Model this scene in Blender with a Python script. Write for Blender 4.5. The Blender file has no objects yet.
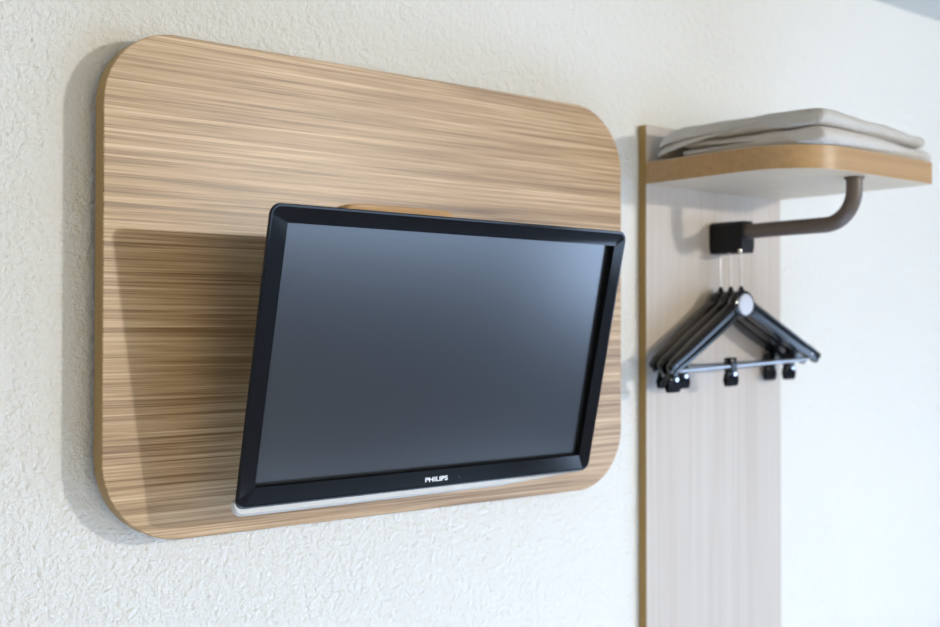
import bpy, bmesh, math, random
from mathutils import Vector, Matrix, noise
random.seed(4)
C = bpy.context.scene.collection
PI = math.pi
H = 1.68                      # lens height; every z below is relative to it

# ------------------------------------------------------------------ materials
def new_mat(name):
    m = bpy.data.materials.new(name); m.use_nodes = True
    nt = m.node_tree; b = nt.nodes['Principled BSDF']
    return m, nt, b
def plain(name, col, rough=.5, metal=0, ior=1.5, coat=0):
    m, nt, b = new_mat(name)
    b.inputs['Base Color'].default_value = (*col, 1); b.inputs['Roughness'].default_value = rough
    b.inputs['Metallic'].default_value = metal; b.inputs['IOR'].default_value = ior
    b.inputs['Coat Weight'].default_value = coat; b.inputs['Coat Roughness'].default_value = .05
    return m
def N(nt, t, **k):
    n = nt.nodes.new(t)
    for a, v in k.items():
        if a in n.inputs: n.inputs[a].default_value = v
        else: setattr(n, a, v)
    return n
def coords(nt, scale, rot=(0,0,0)):
    tc = N(nt, 'ShaderNodeTexCoord'); mp = N(nt, 'ShaderNodeMapping')
    mp.inputs['Scale'].default_value = scale; mp.inputs['Rotation'].default_value = rot
    nt.links.new(tc.outputs['Object'], mp.inputs['Vector']); return mp
def ramp(nt, stops):
    r = N(nt, 'ShaderNodeValToRGB'); e = r.color_ramp.elements
    while len(e) < len(stops): e.new(.5)
    for q, (p, c) in zip(e, stops): q.position = p; q.color = (*c, 1)
    return r
def stucco(name, col):
    m, nt, b = new_mat(name); L = nt.links.new
    mp = coords(nt, (1,1,1))
    n1 = N(nt, 'ShaderNodeTexNoise', Scale=160., Detail=3., Roughness=.6)
    n2 = N(nt, 'ShaderNodeTexNoise', Scale=75., Detail=2., Roughness=.5)
    n3 = N(nt, 'ShaderNodeTexNoise', Scale=1.3, Detail=2., Roughness=.5)
    for n in (n1, n2, n3): L(mp.outputs[0], n.inputs['Vector'])
    add = N(nt, 'ShaderNodeMath', operation='MULTIPLY_ADD'); add.inputs[1].default_value = 1.2
    L(n2.outputs['Fac'], add.inputs[0]); L(n1.outputs['Fac'], add.inputs[2])
    bp = N(nt, 'ShaderNodeBump', Strength=1., Distance=.0042)
    L(add.outputs[0], bp.inputs['Height']); L(bp.outputs[0], b.inputs['Normal'])
    r = ramp(nt, [(.3, tuple(c*.965 for c in col)), (.7, col)])
    L(n3.outputs['Fac'], r.inputs['Fac']); L(r.outputs[0], b.inputs['Base Color'])
    b.inputs['Roughness'].default_value = .75
    return m
def wood(name, axis, stops, along=1.6, fine=230., bump=.25, contrast_scale=60., rough=.42, w=(.5,.35,.15), ior=1.5):
    """fine linear veneer; axis = direction the grain runs along"""
    m, nt, b = new_mat(name); L = nt.links.new
    def sc(lo, hi): return tuple(lo if a == axis else hi for a in 'xyz')
    mp1 = coords(nt, sc(along, fine)); mp2 = coords(nt, sc(along*.55, contrast_scale)); mp3 = coords(nt, sc(.5, 12.))
    a = N(nt, 'ShaderNodeTexNoise', Scale=1., Detail=3., Roughness=.6, Distortion=.25)
    c = N(nt, 'ShaderNodeTexNoise', Scale=1., Detail=2., Roughness=.6, Distortion=.2)
    d = N(nt, 'ShaderNodeTexNoise', Scale=1., Detail=1.)
    L(mp1.outputs[0], a.inputs['Vector']); L(mp2.outputs[0], c.inputs['Vector']); L(mp3.outputs[0], d.inputs['Vector'])
    m1 = N(nt, 'ShaderNodeMath', operation='MULTIPLY'); m1.inputs[1].default_value = w[0]; L(a.outputs['Fac'], m1.inputs[0])
    m2 = N(nt, 'ShaderNodeMath', operation='MULTIPLY_ADD'); m2.inputs[1].default_value = w[1]
    L(c.outputs['Fac'], m2.inputs[0]); L(m1.outputs[0], m2.inputs[2])
    m3 = N(nt, 'ShaderNodeMath', operation='MULTIPLY_ADD'); m3.inputs[1].default_value = w[2]
    L(d.outputs['Fac'], m3.inputs[0]); L(m2.outputs[0], m3.inputs[2])
    r = ramp(nt, stops); L(m3.outputs[0], r.inputs['Fac']); L(r.outputs[0], b.inputs['Base Color'])
    bp = N(nt, 'ShaderNodeBump', Strength=bump, Distance=.0006)
    L(m3.outputs[0], bp.inputs['Height']); L(bp.outputs[0], b.inputs['Normal'])
    b.inputs['Roughness'].default_value = rough; b.inputs['IOR'].default_value = ior
    return m
def terry(name, col):
    m, nt, b = new_mat(name); L = nt.links.new
    mp = coords(nt, (1,1,1)); n = N(nt, 'ShaderNodeTexNoise', Scale=260., Detail=3., Roughness=.6)
    L(mp.outputs[0], n.inputs['Vector'])
    bp = N(nt, 'ShaderNodeBump', Strength=1., Distance=.004); L(n.outputs['Fac'], bp.inputs['Height']); L(bp.outputs[0], b.inputs['Normal'])
    b.inputs['Base Color'].default_value = (*col, 1); b.inputs['Roughness'].default_value = .95
    b.inputs['Sheen Weight'].default_value = .3
    return m

M_wall = stucco('stucco_paint', (.80, .795, .765))
M_ceil = plain('ceiling_paint', (.66, .67, .64), .8)
M_board = wood('striped_veneer', 'x', [(.33, (.15,.078,.028)), (.43, (.29,.17,.076)), (.50, (.43,.275,.14)), (.57, (.54,.37,.21)), (.67, (.74,.55,.36))], fine=430., contrast_scale=130., along=4., w=(.60,.28,.12), rough=.38, ior=1.6)
M_band = wood('golden_edge_banding', 'z', [(.3, (.28,.165,.04)), (.7, (.40,.25,.075))], fine=40, bump=.05)
M_bandx = wood('shelf_edge_banding', 'x', [(.3, (.36,.21,.085)), (.7, (.50,.31,.145))], fine=90, bump=.05, rough=.4)
M_panel = wood('pale_veneer', 'z', [(.3, (.46,.39,.335)), (.5, (.53,.47,.415)), (.7, (.58,.525,.475))], fine=120, bump=.06, contrast_scale=25)
M_shelf = wood('shelf_veneer', 'x', [(.3, (.52,.41,.29)), (.7, (.62,.51,.38))], fine=100, bump=.05)
M_mount = wood('mount_veneer', 'x', [(.3, (.50,.28,.11)), (.7, (.62,.38,.18))], fine=90, bump=.05)
M_gloss = plain('gloss_black_plastic', (.004,.004,.005), .09, ior=1.47)
M_backp = plain('matt_black_plastic', (.012,.012,.013), .45)
M_screen = plain('matt_screen', (.007,.008,.010), .21, ior=2.1)
M_silver = plain('silver_trim', (.52,.51,.49), .5, metal=.2)
M_print = plain('logo_print', (.85,.86,.9), .5)
M_led = plain('dark_led', (.05,.05,.06), .3)
M_hang = plain('hanger_black_plastic', (.005,.005,.007), .15, ior=1.5)
M_chrome = plain('brushed_chrome', (.62,.63,.66), .22, metal=1)
M_bar = plain('grey_metal_bar', (.55,.58,.64), .28, metal=.85)
M_hub = plain('hanger_hub_plastic', (.50,.51,.56), .25)
M_rail = plain('taupe_rail_enamel', (.115,.088,.072), .38)
M_towel = terry('cream_terry', (.60,.565,.52))
M_towel2 = terry('off_white_terry', (.64,.60,.56))
M_floor = plain('floor_carpet', (.09,.085,.09), .6)
M_hold = plain('holder_black_plastic', (.006,.006,.007), .6, ior=1.35)
M_bounce = plain('bounce_white', (.84,.85,.86), .9)
M_lip = plain('gap_black', (.003,.003,.003), .7, ior=1.2)
M_frame = plain('window_frame_white', (.7,.7,.7), .4)

# ------------------------------------------------------------------ helpers
def obj(name, bm, mat, parent=None, smooth=False, mw=None):
    me = bpy.data.meshes.new(name); bmesh.ops.recalc_face_normals(bm, faces=bm.faces[:]); bm.to_mesh(me); bm.free()
    for m in (mat if isinstance(mat, (list, tuple)) else [mat]): me.materials.append(m)
    if smooth:
        for p in me.polygons: p.use_smooth = True
        if smooth != 'all': me.set_sharp_from_angle(angle=math.radians(38))
    o = bpy.data.objects.new(name, me); C.objects.link(o)
    if parent: o.parent = parent
    if mw is not None: o.matrix_world = mw
    return o
def box(bm, a, b):
    r = bmesh.ops.create_cube(bm, size=1)['verts']
    for v in r: v.co = Vector([(a[i]+b[i])/2 + v.co[i]*(b[i]-a[i]) for i in range(3)])
    return r
def bevel(bm, w, seg=2):
    bmesh.ops.bevel(bm, geom=bm.edges[:], offset=w, segments=seg, affect='EDGES', profile=.5)
def loops(bm, L, close_first=True, close_last=True, cyc=True, mats=None):
    V = [[bm.verts.new(p) for p in l] for l in L]; n = len(L[0])
    for k in range(len(V)-1):
        for i in range(n if cyc else n-1):
            f = bm.faces.new((V[k][i], V[k][(i+1) % n], V[k+1][(i+1) % n], V[k+1][i]))
            if mats: f.material_index = mats[k]
    if close_first: bm.faces.new(V[0][::-1])
    if close_last: bm.faces.new(V[-1])
    return V
def rrect(x0, x1, z0, z1, r, y, n=14, rs=None):
    """rounded rectangle loop in the XZ plane"""
    out = []
    rr = rs or (r, r, r, r)       # TR, TL, BL, BR
    for k, (cx, cz, a) in enumerate(((x1, z1, 0), (x0, z1, 90), (x0, z0, 180), (x1, z0, 270))):
        q = max(rr[k], 1e-5); sx = -1 if k in (0, 3) else 1; sz = -1 if k in (0, 1) else 1
        for i in range(n+1):
            t = math.radians(a + 90*i/n)
            out.append((cx + sx*q + q*math.cos(t), y, cz + sz*q + q*math.sin(t)))
    return out
def tube(bm, pts, r, n=16, r2=None):
    pts = [Vector(p) for p in pts]; L = []; up = None
    for i, p in enumerate(pts):
        t = (pts[min(i+1, len(pts)-1)] - pts[max(i-1, 0)]).normalized()
        if up is None: up = t.orthogonal().normalized()
        up = (up - t*up.dot(t)).normalized(); s = t.cross(up)
        rad = r[i] if isinstance(r, (list, tuple)) else r
        L.append([p + (up*math.cos(2*PI*k/n) + s*math.sin(2*PI*k/n))*rad for k in range(n)])
    loops(bm, L)
def thing(name, label, cat, loc, rot=(0,0,0), group=None):
    o = bpy.data.objects.new(name, None); C.objects.link(o); o.empty_display_size = .05
    o.location = loc; o.rotation_euler = rot; o['label'] = label; o['category'] = cat
    if group: o['group'] = group
    return o
def struct(name, bm, mat, parent=None):
    o = obj(name, bm, mat, parent)
    o['kind'] = 'structure'
    return o

# ------------------------------------------------------------------ room
X0, X1, Y1, CE, FL = -1.7, 6.0, -4.9, .7227 + H, 0.
bm = bmesh.new(); box(bm, (X0-.1, 0, FL-.1), (X1+.1, .12, CE+.1)); struct('wall_back', bm, M_wall)
bm = bmesh.new(); box(bm, (X0-.1, Y1, CE), (X1+.1, 0, CE+.1)); struct('ceiling', bm, M_ceil)
bm = bmesh.new(); box(bm, (X0-.1, Y1, FL-.1), (X1+.1, 0, FL)); struct('floor', bm, M_floor)
bm = bmesh.new(); box(bm, (X0-.1, Y1, FL), (X0, 0, CE)); struct('wall_left', bm, M_wall)
wa = (-4.75, -2.5, H-1.6, H+.02)          # window in the right wall: y0, y1, z0, z1
wb = (3.2, 5.85, H-1.6, H+.02)            # window added in front wall for the screen reflection: x0, x1, z0, z1
bm = bmesh.new()
box(bm, (X1, Y1, FL), (X1+.1, wa[0], CE)); box(bm, (X1, wa[1], FL), (X1+.1, 0, CE))
box(bm, (X1, wa[0], FL), (X1+.1, wa[1], wa[2])); box(bm, (X1, wa[0], wa[3]), (X1+.1, wa[1], CE))
struct('wall_right', bm, M_wall)
bm = bmesh.new()
box(bm, (X0, Y1-.1, FL), (wb[0], Y1, CE)); box(bm, (wb[1], Y1-.1, FL), (X1, Y1, CE))
box(bm, (wb[0], Y1-.1, FL), (wb[1], Y1, wb[2])); box(bm, (wb[0], Y1-.1, wb[3]), (wb[1], Y1, CE))
struct('wall_front', bm, M_wall)
bm = bmesh.new()
for y0, y1, z0, z1 in ((wa[0], wa[1], wa[2], wa[2]+.05), (wa[0], wa[1], wa[3]-.05, wa[3]), (wa[0], wa[0]+.05, wa[2]+.05, wa[3]-.05), (wa[1]-.05, wa[1], wa[2]+.05, wa[3]-.05)):
    box(bm, (X1+.02, y0, z0), (X1+.07, y1, z1))
struct('window_1', bm, M_frame)
bm = bmesh.new()
for x0, x1, z0, z1 in ((wb[0], wb[1], wb[2], wb[2]+.05), (wb[0], wb[1], wb[3]-.05, wb[3]), (wb[0], wb[0]+.05, wb[2]+.05, wb[3]-.05), (wb[1]-.05, wb[1], wb[2]+.05, wb[3]-.05)):
    box(bm, (x0, Y1-.07, z0), (x1, Y1-.02, z1))
struct('reflection_window', bm, M_frame)

# ------------------------------------------------------------------ veneered board behind the television
bx0, bx1, bz0, bz1 = .53723, 1.43415, -.2625, .3665
root = thing('wall_board', 'large wooden panel with rounded corners and horizontal grain, behind the television', 'wall panel', ((bx0+bx1)/2, -.0373, (bz0+bz1)/2 + H))
w, h = (bx1-bx0)/2, (bz1-bz0)/2
RS = (.106, .092, .103, .100)
def bl(y, i): return rrect(-w+i, w-i, -h+i, h-i, 0, y, n=24, rs=[r-i for r in RS])
bm = bmesh.new()
loops(bm, [bl(.0125, .001), bl(.0117, 0), bl(-.0113, 0), bl(-.0125, .0012)], mats=[1, 1, 0])
bm.faces.ensure_lookup_table()
obj('board', bm, [M_board, M_band], root, smooth=True)
bm = bmesh.new()
loops(bm, [rrect(-w+.08, w-.08, -h+.08, h-.08, .05, .0373), rrect(-w+.08, w-.08, -h+.08, h-.08, .05, .0126)])
o = obj('spacer_frame', bm, M_backp, root, smooth=True)
# wooden block that carries the television bracket; chamfered top corners peep over the screen
bm = bmesh.new()
cx = .966 - (bx0+bx1)/2; zt = .1735 - (bz0+bz1)/2
prof = [(-.098, -.30), (.098, -.30), (.098, -.012), (.086, -.002), (.07, 0), (-.07, 0), (-.086, -.002), (-.098, -.012)]
L = [[(cx+x, y, zt+z) for x, z in prof] for y in (-.0127, -.029, -.0305)]
L[2] = [(cx+x*.985, -.0305, zt-.0015+z*.99) for x, z in prof]
loops(bm, L); obj('mounting_block', bm, M_mount, root, smooth=True)

# ------------------------------------------------------------------ television
s, t = .02929, .21854
Xv = Vector((math.cos(s), math.sin(s), 0)); Y0 = Vector((-math.sin(s), math.cos(s), 0))
U = Vector((0,0,1))*math.cos(t) - Y0*math.sin(t); Yv = U.cross(Xv)
tvm = Matrix((Xv, Yv, U)).transposed().to_4x4(); tvm.translation = Vector((.96527, -.18396, -.03589 + H))
tv = thing('television', 'black flat screen television tilted down in front of the wooden panel', 'television', (0,0,0))
tv.matrix_world = tvm
w, h = .3055, .1850
def q(y, i, r, bot=0, left=0): return rrect(-w+i+left, w-i, -h+i+bot, h-i, max(r, .0004), y, n=8)
bm = bmesh.new()
V = loops(bm, [q(.026, .020, .008), q(.012, .0070, .010), q(.0035, .0012, .013), q(.0018, 0, .014), q(.0004, .0008, .0135), q(0, .003, .012), q(.0003, .0045, .0105, .0002, .0003), q(.0032, .0222, .0012, .0025, .0038), q(.0105, .0226, .0005, .0025, .0038)], False, False, mats=[0,0,0,0,0,0,0,1])
for v in V[7]:                      # the top rail of the bezel is nearly flat, the other rails slope in
    if v.co.z > 0: v.co.y = .0009
obj('bezel', bm, [M_gloss, M_lip], tv, smooth=True)
bm = bmesh.new()
loops(bm, [rrect(-w+.0225, w-.0225, -h+.0245, h-.0225, .0004, .0105, n=2), rrect(-w+.0225, w-.0225, -h+.0245, h-.0225, .0004, .014, n=2)])
obj('screen', bm, M_screen, tv)
bm = bmesh.new()
loops(bm, [q(.0245, .0215, .008), q(.034, .034, .012), q(.042, .05, .02), q(.058, .08, .03), q(.062, .09, .03)], True, True)
obj('back_cover', bm, M_backp, tv, smooth=True)
# silver strip under the bezel, curling up round the bottom corners
bm = bmesh.new(); L = []
K = 60; R = .014
path = []
for i in range(9):
    a = PI + .30 + (PI/2-.30)*i/8
    path.append((-w+R + R*math.cos(a), -h+R + R*math.sin(a), math.cos(a), math.sin(a)))
for i in range(1, K+1):
    path.append((-w+R + (2*w-2*R-.006)*i/K, -h, 0, -1))
for x, z, nx, nz in path:
    th = .0108*(.02 + .98*max(0, -nz)**1.2)
    if x > .13: th = .0108 - (.0108-.0025)*min(1, (x-.13)/.14)**.8
    f = min(1, th/.0108)
    L.append([(x + nx*.0002, .0022, z+nz*.0002), (x+nx*th*.55, .0008, z+nz*th*.55), (x+nx*th*.9, .0030, z+nz*th*.9), (x+nx*th, .0060, z+nz*th), (x-nx*.003+nz*0, .011, z+nz*(th*.3-.003)), (x-nx*.006, .0115, z-nz*.006)])
loops(bm, L); obj('silver_trim', bm, M_silver, tv, smooth=True)
# brand lettering
cu = bpy.data.curves.new('logo', 'FONT'); cu.body = 'PHILIPS'; cu.size = .0085; cu.align_x = 'CENTER'; cu.align_y = 'CENTER'
cu.extrude = .00015; cu.offset = .00022; cu.space_character = 1.02
to = bpy.data.objects.new('tmp', cu); C.objects.link(to)
me = bpy.data.meshes.new_from_object(to.evaluated_get(bpy.context.evaluated_depsgraph_get())); bpy.data.objects.remove(to)
xs = [v.co.x for v in me.vertices]; wd = max(xs)-min(xs)
for v in me.vertices: v.co.x *= .0395/wd
me.materials.append(M_print)
lo = bpy.data.objects.new('brand_logo', me); C.objects.link(lo); lo.parent = tv
lo.rotation_euler = (PI/2 - math.atan2(.0036, .0217), 0, 0); lo.location = (.0035, .00125, -.1730)
lo['label'] = 'small white brand lettering'
bm = bmesh.new()
bmesh.ops.create_cone(bm, cap_ends=True, segments=12, radius1=.0012, radius2=.001, depth=.0006, matrix=Matrix.Translation((.045, .0013, -.1735)) @ Matrix.Rotation(PI/2, 4, 'X'))
obj('power_light', bm, M_led, tv)
# bracket between the block and the set
iv = tvm.inverted()
bm = bmesh.new(); box(bm, (-.06, .060, -.06), (.06, .068, .06)); bevel(bm, .002)
br = obj('bracket_plate', bm, M_backp, tv, smooth=True)
bm = bmesh.new(); a = Vector((0, .066, 0)); b = iv @ Vector((.966, -.0685, -.03 + H)); tube(bm, [a, a.lerp(b, .5), b], .014, 14)
obj('bracket_arm', bm, M_backp, tv, smooth=True)

# ------------------------------------------------------------------ open wardrobe unit: upright panel, shelf, rail
px0, px1, pz1, pt = 1.52989, 1.92153, .36055, .01844
wd = thing('open_wardrobe', 'pale wooden upright panel with a shelf and brown hanging rail', 'wardrobe', ((px0+px1)/2, -pt/2, 0.002))
ox, oy, oz = (px0+px1)/2, -pt/2, .002
def B(a, b): return [(a[0]-ox, a[1]-oy, a[2]+H-oz), (b[0]-ox, b[1]-oy, b[2]+H-oz)]
bm = bmesh.new(); box(bm, *B((px0, -pt, .002-H), (px1, -.0005, pz1))); bevel(bm, .0008, 1)
for f in bm.faces:
    if abs(f.normal.x) > .5 or f.normal.z > .5: f.material_index = 1
obj('back_panel', bm, [M_panel, M_band], wd)
sz0, sz1, sy = .25515, .29449, -.3400
def shelf_loop(z, i):
    xl, xr, yb, yf, r = px0+i, px1-i, -pt-.0002, sy+i, .115
    P = [(xr, yb), (xl, yb)]
    for k in range(13):
        a = PI + PI/2*k/12; P.append((xl+r+r*math.cos(a), yf+r+r*math.sin(a)))
    r2 = .008
    for k in range(7):
        a = 1.5*PI + PI/2*k/6; P.append((xr-r2+r2*math.cos(a), yf+r2+r2*math.sin(a)))
    return [(x-ox, y-oy, z+H-oz) for x, y in P]
bm = bmesh.new(); loops(bm, [shelf_loop(sz0, .001), shelf_loop(sz0+.001, 0), shelf_loop(sz1-.001, 0), shelf_loop(sz1, .001)])
for f in bm.faces:
    f.normal_update()
    if abs(f.normal.z) < .5: f.material_index = 1
obj('shelf', bm, [M_shelf, M_bandx], wd, smooth=True)
rx, ry, rz, R = 1.722, -.309, .1785, .055
pts = [(rx, ry, sz0-.0005), (rx, ry, sz0-.012), (rx, ry, rz+R)]
for k in range(1, 11):
    a = PI/2*k/10; pts.append((rx, ry+R-R*math.cos(a), rz+R-R*math.sin(a)))
pts += [(rx, -.16, rz), (rx, -.10, rz-.0005), (rx, -.085, rz-.0005)]
bm = bmesh.new(); tube(bm, [(x-ox, y-oy, z+H-oz) for x, y, z in pts], [.0135]*len(pts), 20); obj('hanging_rail', bm, M_rail, wd, smooth=True)
bm = bmesh.new()
tube(bm, [(rx-ox, ry-oy, sz0-.0003+H-oz), (rx-ox, ry-oy, sz0-.004+H-oz)], .0165, 20); obj('rail_collar', bm, M_rail, wd, smooth=True)
# black anti-theft block the hooks drop into
bm = bmesh.new()
A = [(-.019, .0), (-.019, .042), (-.012, .048), (.012, .048), (.019, .042), (.019, 0), (.015, -.010), (-.015, -.010)]
L = [[(rx+x*sx-ox, y-oy, .149+z+H-oz) for x, z in A] for y, sx in ((-pt-.0003, 1), (-.080, 1), (-.092, .96))]
loops(bm, L); obj('hook_holder', bm, M_hold, wd, smooth=True)

# ------------------------------------------------------------------ hangers
def arm_path(sg, K=22):
    P = []
    ctrl = [(.010, .002), (.030, -.010), (.070, -.032), (.115, -.056), (.160, -.080), (.193, -.096), (.209, -.107)]
    n = len(ctrl)
    for i in range(K+1):
        t = i/K*(n-1); k = min(int(t), n-2); f = t-k
        p0, p1, p2, p3 = ctrl[max(k-1, 0)], ctrl[k], ctrl[k+1], ctrl[min(k+2, n-1)]
        c = [.5*((2*p1[j]) + (-p0[j]+p2[j])*f + (2*p0[j]-5*p1[j]+4*p2[j]-p3[j])*f*f + (-p0[j]+3*p1[j]-3*p2[j]+p3[j])*f**3) for j in (0, 1)]
        P.append((sg*c[0], c[1]))
    return P
def arm_bm(sg):
    bm = bmesh.new(); P = arm_path(sg); L = []; n = len(P)
    for i, p in enumerate(P):
        a, b = P[max(i-1, 0)], P[min(i+1, n-1)]
        tx, tz = b[0]-a[0], b[1]-a[1]; l = math.hypot(tx, tz); tx /= l; tz /= l
        nx, nz = (-tz, tx) if sg > 0 else (tz, -tx)         # upward normal
        f = i/(n-1); hw = .0150 - .0045*f; dp = .007 + .0085*math.sin(PI*min(1, f*1.1))
        if i == n-1: hw *= .55; dp *= .6
        g = dp*.55
        # profile: broad rounded top, groove on both faces, lower rim
        prof = [(hw, -dp*.55), (hw*1.06, 0), (hw, dp*.55), (hw*.62, dp), (hw*.42, dp), (hw*.34, dp-g), (-hw*.42, dp-g), (-hw*.5, dp*.75), (-hw*.95, dp*.7),
                (-hw, 0), (-hw*.95, -dp*.7), (-hw*.5, -dp*.75), (-hw*.42, -dp+g), (hw*.34, -dp+g), (hw*.42, -dp), (hw*.62, -dp)]
        bowy = .012*f*f                                     # shoulders sweep gently forward
        L.append([(p[0]+nx*u, v-bowy, p[1]+nz*u) for u, v in prof])
    loops(bm, L); return bm
def clip_parts(root, x, z):
    bm = bmesh.new()
    box(bm, (x-.0085, -.009, z-.012), (x+.0085, .009, z+.016)); bevel(bm, .003)
    c = obj('clip', bm, M_hang, root, smooth=True)
    bm = bmesh.new()
    for sg in (-1, 1):
        L = [[(x-hw, sg*y, zz), (x+hw, sg*y, zz), (x+hw, sg*(y+.003), zz), (x-hw, sg*(y+.003), zz)]
             for hw, y, zz in ((.006, .006, z-.010), (.010, .006, z-.020), (.0145, .0035, z-.024), (.0145, .001, z-.034), (.012, .0005, z-.036))]
        loops(bm, L)
    obj('clip_jaw', bm, M_hang, c, smooth=True)
    bm = bmesh.new(); tube(bm, [(x, -.0105, z-.014), (x, .0105, z-.014)], .0035, 10)
    obj('clip_spring', bm, M_chrome, c, smooth=True)
def hanger(loc, roll, yaw, label, clips):
    r = thing('clothes_hanger', label, 'hanger', loc, (0, roll, yaw), 'black trouser hangers on the rail')
    bm = arm_bm(1); b2 = arm_bm(-1); me = bpy.data.meshes.new('t'); b2.to_mesh(me); bm.from_mesh(me)
    # neck and hub shell
    L = []
    for y, sc in ((-.0095, .80), (-.0080, .97), (0, 1.05), (.0080, .97), (.0095, .80)):
        L.append([(math.cos(2*PI*k/28)*.0275*sc, y, .002+math.sin(2*PI*k/28)*.0245*sc - .002*math.cos(4*PI*k/28)) for k in range(28)])
    loops(bm, L)
    tube(bm, [(0, 0, .024), (0, 0, .031), (0, 0, .036)], [.006, .0052, .003], 12)
    body = obj('hanger_body', bm, M_hang, r, smooth=True)
    bm = bmesh.new(); L = []
    for y, sc in ((-.0094, 1), (-.0108, .95), (-.0112, .6)):
        L.append([(math.cos(2*PI*k/28)*.0205*sc, y, .003+math.sin(2*PI*k/28)*.0195*sc) for k in range(28)])
    loops(bm, L); pl = obj('hub_plate', bm, M_hub, r, smooth=True); pl['label'] = 'light grey oval hub plate'
    bm = bmesh.new(); tube(bm, [(0, 0, .030), (0, 0, .060), (0, 0, .1000)], .0015, 8)
    tube(bm, [(0, 0, .0960), (0, 0, .0975), (0, 0, .1030), (0, 0, .1035)], [.0011, .0042, .0042, .001], 10)
    obj('hook_pin', bm, M_chrome, r, smooth=True)
    bm = bmesh.new()
    tube(bm, [(-.192, -.010, -.094), (-.190, -.008, -.103), (-.184, -.006, -.106), (-.17, -.004, -.1065), (.17, -.004, -.1065), (.184, -.006, -.106), (.190, -.008, -.103), (.192, -.010, -.094)], .0036, 12)
    obj('trouser_bar', bm, M_bar, r, smooth=True)
    for x in clips: clip_parts(r, x, -.1065)
    return r
HX = 1.709
hz = H + .0420
hanger((HX+.006, -.036, hz), math.radians(-1.0), math.radians(1.5), 'black trouser hanger closest to the wooden upright, mostly hidden by the other two', (-.165, .150))
hanger((HX+.004, -.0605, hz), math.radians(-1.5), math.radians(0), 'black trouser hanger hanging between the front one and the one closest to the upright', (-.14, .172))
hanger((HX, -.0875, hz), math.radians(-2.3), math.radians(-1), 'front black trouser hanger with a light grey oval hub and full bar in view', (-.190, -.036))

# ------------------------------------------------------------------ folded towels
def towel(name, label, x0, x1, yb, yf, z0, t, mat, seed, droop, sag, rot, zmin=.0006):
    """a thick sheet folded over at the front: U section in YZ swept along X"""
    NX = 44
    mid = []                                              # centre line of the folded sheet
    r = t*.26; nb = 16
    for i in range(nb): mid.append((yb + (yf+2*r-yb)*i/nb, r*.98))
    for i in range(9):
        a = -PI/2 - PI*i/8; mid.append((yf+2*r + 1.9*r*math.cos(a), 2*r + r*math.sin(a)*1.02))
    for i in range(1, nb+1): mid.append((yf+2*r + (yb-.004-yf-2*r)*i/nb, 3.02*r))
    hw = r*.93
    n = len(mid); top = []; bot = []
    for i, (y, z) in enumerate(mid):
        a, b = mid[max(i-1, 0)], mid[min(i+1, n-1)]; ty, tz = b[0]-a[0], b[1]-a[1]; l = math.hypot(ty, tz) or 1
        e = hw
        top.append((y - tz/l*e, z + ty/l*e)); bot.append((y + tz/l*e, z - ty/l*e))
    ring = top + bot[::-1]
    bm = bmesh.new(); L = []
    for k in range(NX+1):
        f = k/NX; x = x0 + (x1-x0)*f
        edge = min(f, 1-f)*(x1-x0)
        e = min(1, edge/.010); pin = (1-(1-e)**2)**.5     # rounded ends
        lp = []
        for j, (y, z) in enumerate(ring):
            m = mid[j] if j < n else mid[2*n-1-j]
            yy = m[0] + (y-m[0])*(.35+.65*pin); zz = m[1] + (z-m[1])*(.35+.65*pin)
            nv = noise.noise_vector(Vector((x*9+seed, yy*9, zz*30+seed)))
            n2 = noise.noise(Vector((x*28+seed, yy*28, zz*50)))
            lift = (zz/t)
            zz += (nv.z*.0048 + n2*.0024)*lift
            yy += nv.y*.0040 + n2*.001
            bk = max(0, (yy-(yb-.05))/.05)                # back end slumps
            zz -= sag*bk**1.5*t
            xx = x + nv.x*.0045*(1 if k in (0, 1, 2, NX-2, NX-1, NX) else .5) + (-.006*bk if f < .2 else 0)
            zz -= droop*lift*max(0, (f-.35)/.65)**1.3*t
            over = max(0, xx - 1.9155)
            zz -= over*over*14
            lp.append((xx, yy, max(zz, zmin) if over < .001 else zz + .0006))
        L.append(lp)
    loops(bm, L)
    bmesh.ops.translate(bm, verts=bm.verts, vec=(0, 0, z0 + H))
    c = Vector(((x0+x1)/2, (yb+yf)/2, z0+H))
    bmesh.ops.translate(bm, verts=bm.verts, vec=-c)
    o = obj(name, bm, mat, None, smooth='all'); o.location = c
    md = o.modifiers.new('soft', 'SUBSURF'); md.levels = 1; md.render_levels = 1
    o['label'] = label; o['category'] = 'towel'; o['group'] = 'folded towels on the shelf'
    o.rotation_euler.z = math.radians(rot); return o
towel('folded_towel', 'lower of the two folded off-white towels, lying directly on the shelf', 1.556, 1.938, -.074, -.336, .2948, .0265, M_towel2, 3.1, .10, 0, 4)
towel('folded_towel', 'upper of the two folded off-white towels, on top of the other towel', 1.546, 1.922, -.022, -.334, .3222, .0265, M_towel, 11.7, .22, 1.0, 5, -.0262)

# ------------------------------------------------------------------ unseen white bounce block below the frame, added to brighten the lower wall
bounce_bed = thing('bounce_bed', 'unseen white-topped block added to bounce light onto the lower wall', 'bounce_bed', (1.6, -.86, 0))
bm = bmesh.new(); box(bm, (-1.35, -.40, .12), (1.35, .40, .36)); bevel(bm, .01); obj('bounce_base', bm, M_panel, bounce_bed, smooth=True)
for sx in (-1.2, 1.2):
    for sy_ in (-.35, .35):
        bm = bmesh.new(); tube(bm, [(sx, sy_, 0), (sx, sy_, .125)], .025, 12); obj('leg', bm, M_backp, bounce_bed, smooth=True)
bm = bmesh.new(); box(bm, (-1.37, -.42, .365), (1.37, .42, .60)); bevel(bm, .05, 4); obj('bounce_top', bm, M_bounce, bounce_bed, smooth=True)

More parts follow.
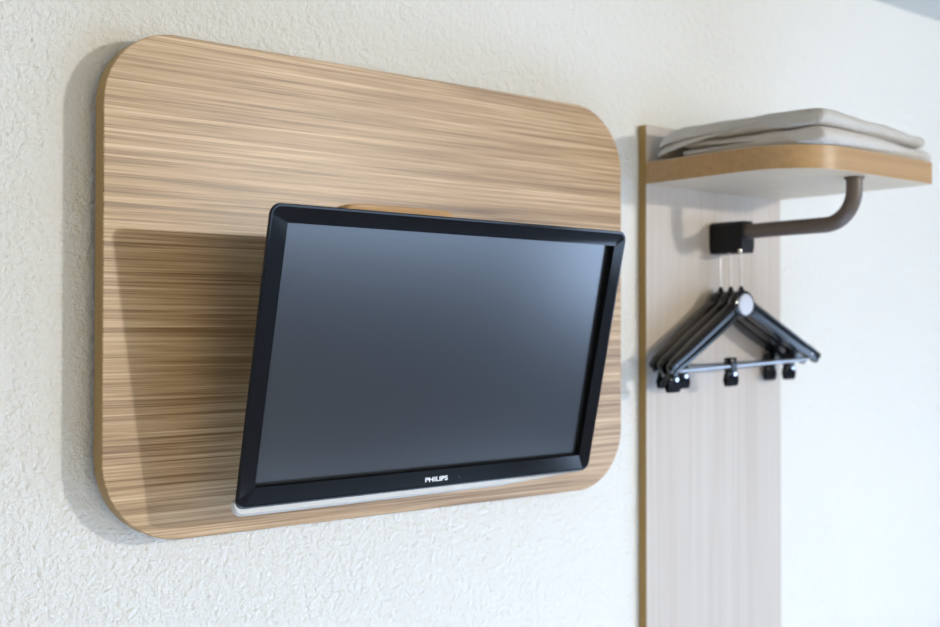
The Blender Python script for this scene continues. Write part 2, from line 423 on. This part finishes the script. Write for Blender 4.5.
# ------------------------------------------------------------------ light
KEY, FILL, WIN, WIN2, SPOT, SKY = 130, 38, 52, 26, 560, 2.
KC = (1, .955, .88); FC = (1, .74, .27); WC = WC2 = (.52, .70, 1); SC = (.46, .66, .98)
def area(name, loc, target, sx, sy, power, col, spread=None):
    l = bpy.data.lights.new(name, 'AREA'); l.shape = 'RECTANGLE'; l.size = sx; l.size_y = sy; l.energy = power; l.color = col
    if spread: l.spread = spread
    o = bpy.data.objects.new(name, l); C.objects.link(o); o.location = loc
    o.rotation_euler = (Vector(target)-Vector(loc)).to_track_quat('-Z', 'Z').to_euler(); return o
area('lamp_light', (3.25, -4.35, H+.70), (-1.5, 0, H), .14, .14, KEY, KC)
area('warm_fill', (.3, -4.7, H-.1), (1.2, 0, H), 2., 1.6, FILL, FC)  # broad warm fill added behind the camera to tint the shadows
area('window_daylight', (X1-.01, (wa[0]+wa[1])/2, (wa[2]+wa[3])/2), (0, (wa[0]+wa[1])/2, (wa[2]+wa[3])/2), wa[1]-wa[0], wa[3]-wa[2], WIN, WC)
area('window_daylight', ((wb[0]+wb[1])/2, Y1+.01, (wb[2]+wb[3])/2), ((wb[0]+wb[1])/2, 0, (wb[2]+wb[3])/2), wb[1]-wb[0], wb[3]-wb[2], WIN2, WC2)  # light for the added front window, gives the screen its blue reflection
for x in (.7, 1.6, 2.5):  # spots added above the bounce block to throw cool light up the wall
    l = bpy.data.lights.new('bounce_spot', 'SPOT'); l.energy = SPOT; l.color = SC; l.spot_size = math.radians(34); l.spot_blend = .3; l.shadow_soft_size = .05
    o = bpy.data.objects.new('bounce_spot', l); C.objects.link(o); o.location = (x, -.86, CE-.03)
W = bpy.data.worlds.new('sky'); bpy.context.scene.world = W; W.use_nodes = True
W.node_tree.nodes['Background'].inputs[0].default_value = (.50, .70, 1, 1); W.node_tree.nodes['Background'].inputs[1].default_value = SKY

# ------------------------------------------------------------------ camera
f, yaw, pi_, ro = 1159.25658, .68563, .01348, .00088
fw = Vector((math.sin(yaw)*math.cos(pi_), math.cos(yaw)*math.cos(pi_), math.sin(pi_)))
r0 = Vector((math.cos(yaw), -math.sin(yaw), 0)); u0 = r0.cross(fw)
r = r0*math.cos(ro)+u0*math.sin(ro); u = -r0*math.sin(ro)+u0*math.cos(ro)
cam = bpy.data.cameras.new('camera'); co = bpy.data.objects.new('camera', cam); C.objects.link(co)
mw = Matrix((r, u, -fw)).transposed().to_4x4(); mw.translation = Vector((0, -1.4, H)); co.matrix_world = mw
cam.sensor_width = 36; cam.lens = f*36/940; cam.clip_start = .02
cam.dof.use_dof = True; cam.dof.focus_distance = 1.45; cam.dof.aperture_fstop = 3.4
bpy.context.scene.camera = co
sc = bpy.context.scene
sc.view_settings.view_transform = 'Standard'; sc.view_settings.look = 'None'; sc.view_settings.gamma = 1; sc.view_settings.exposure = 0
sc.view_settings.use_curve_mapping = False
sc.cycles.use_denoising = True
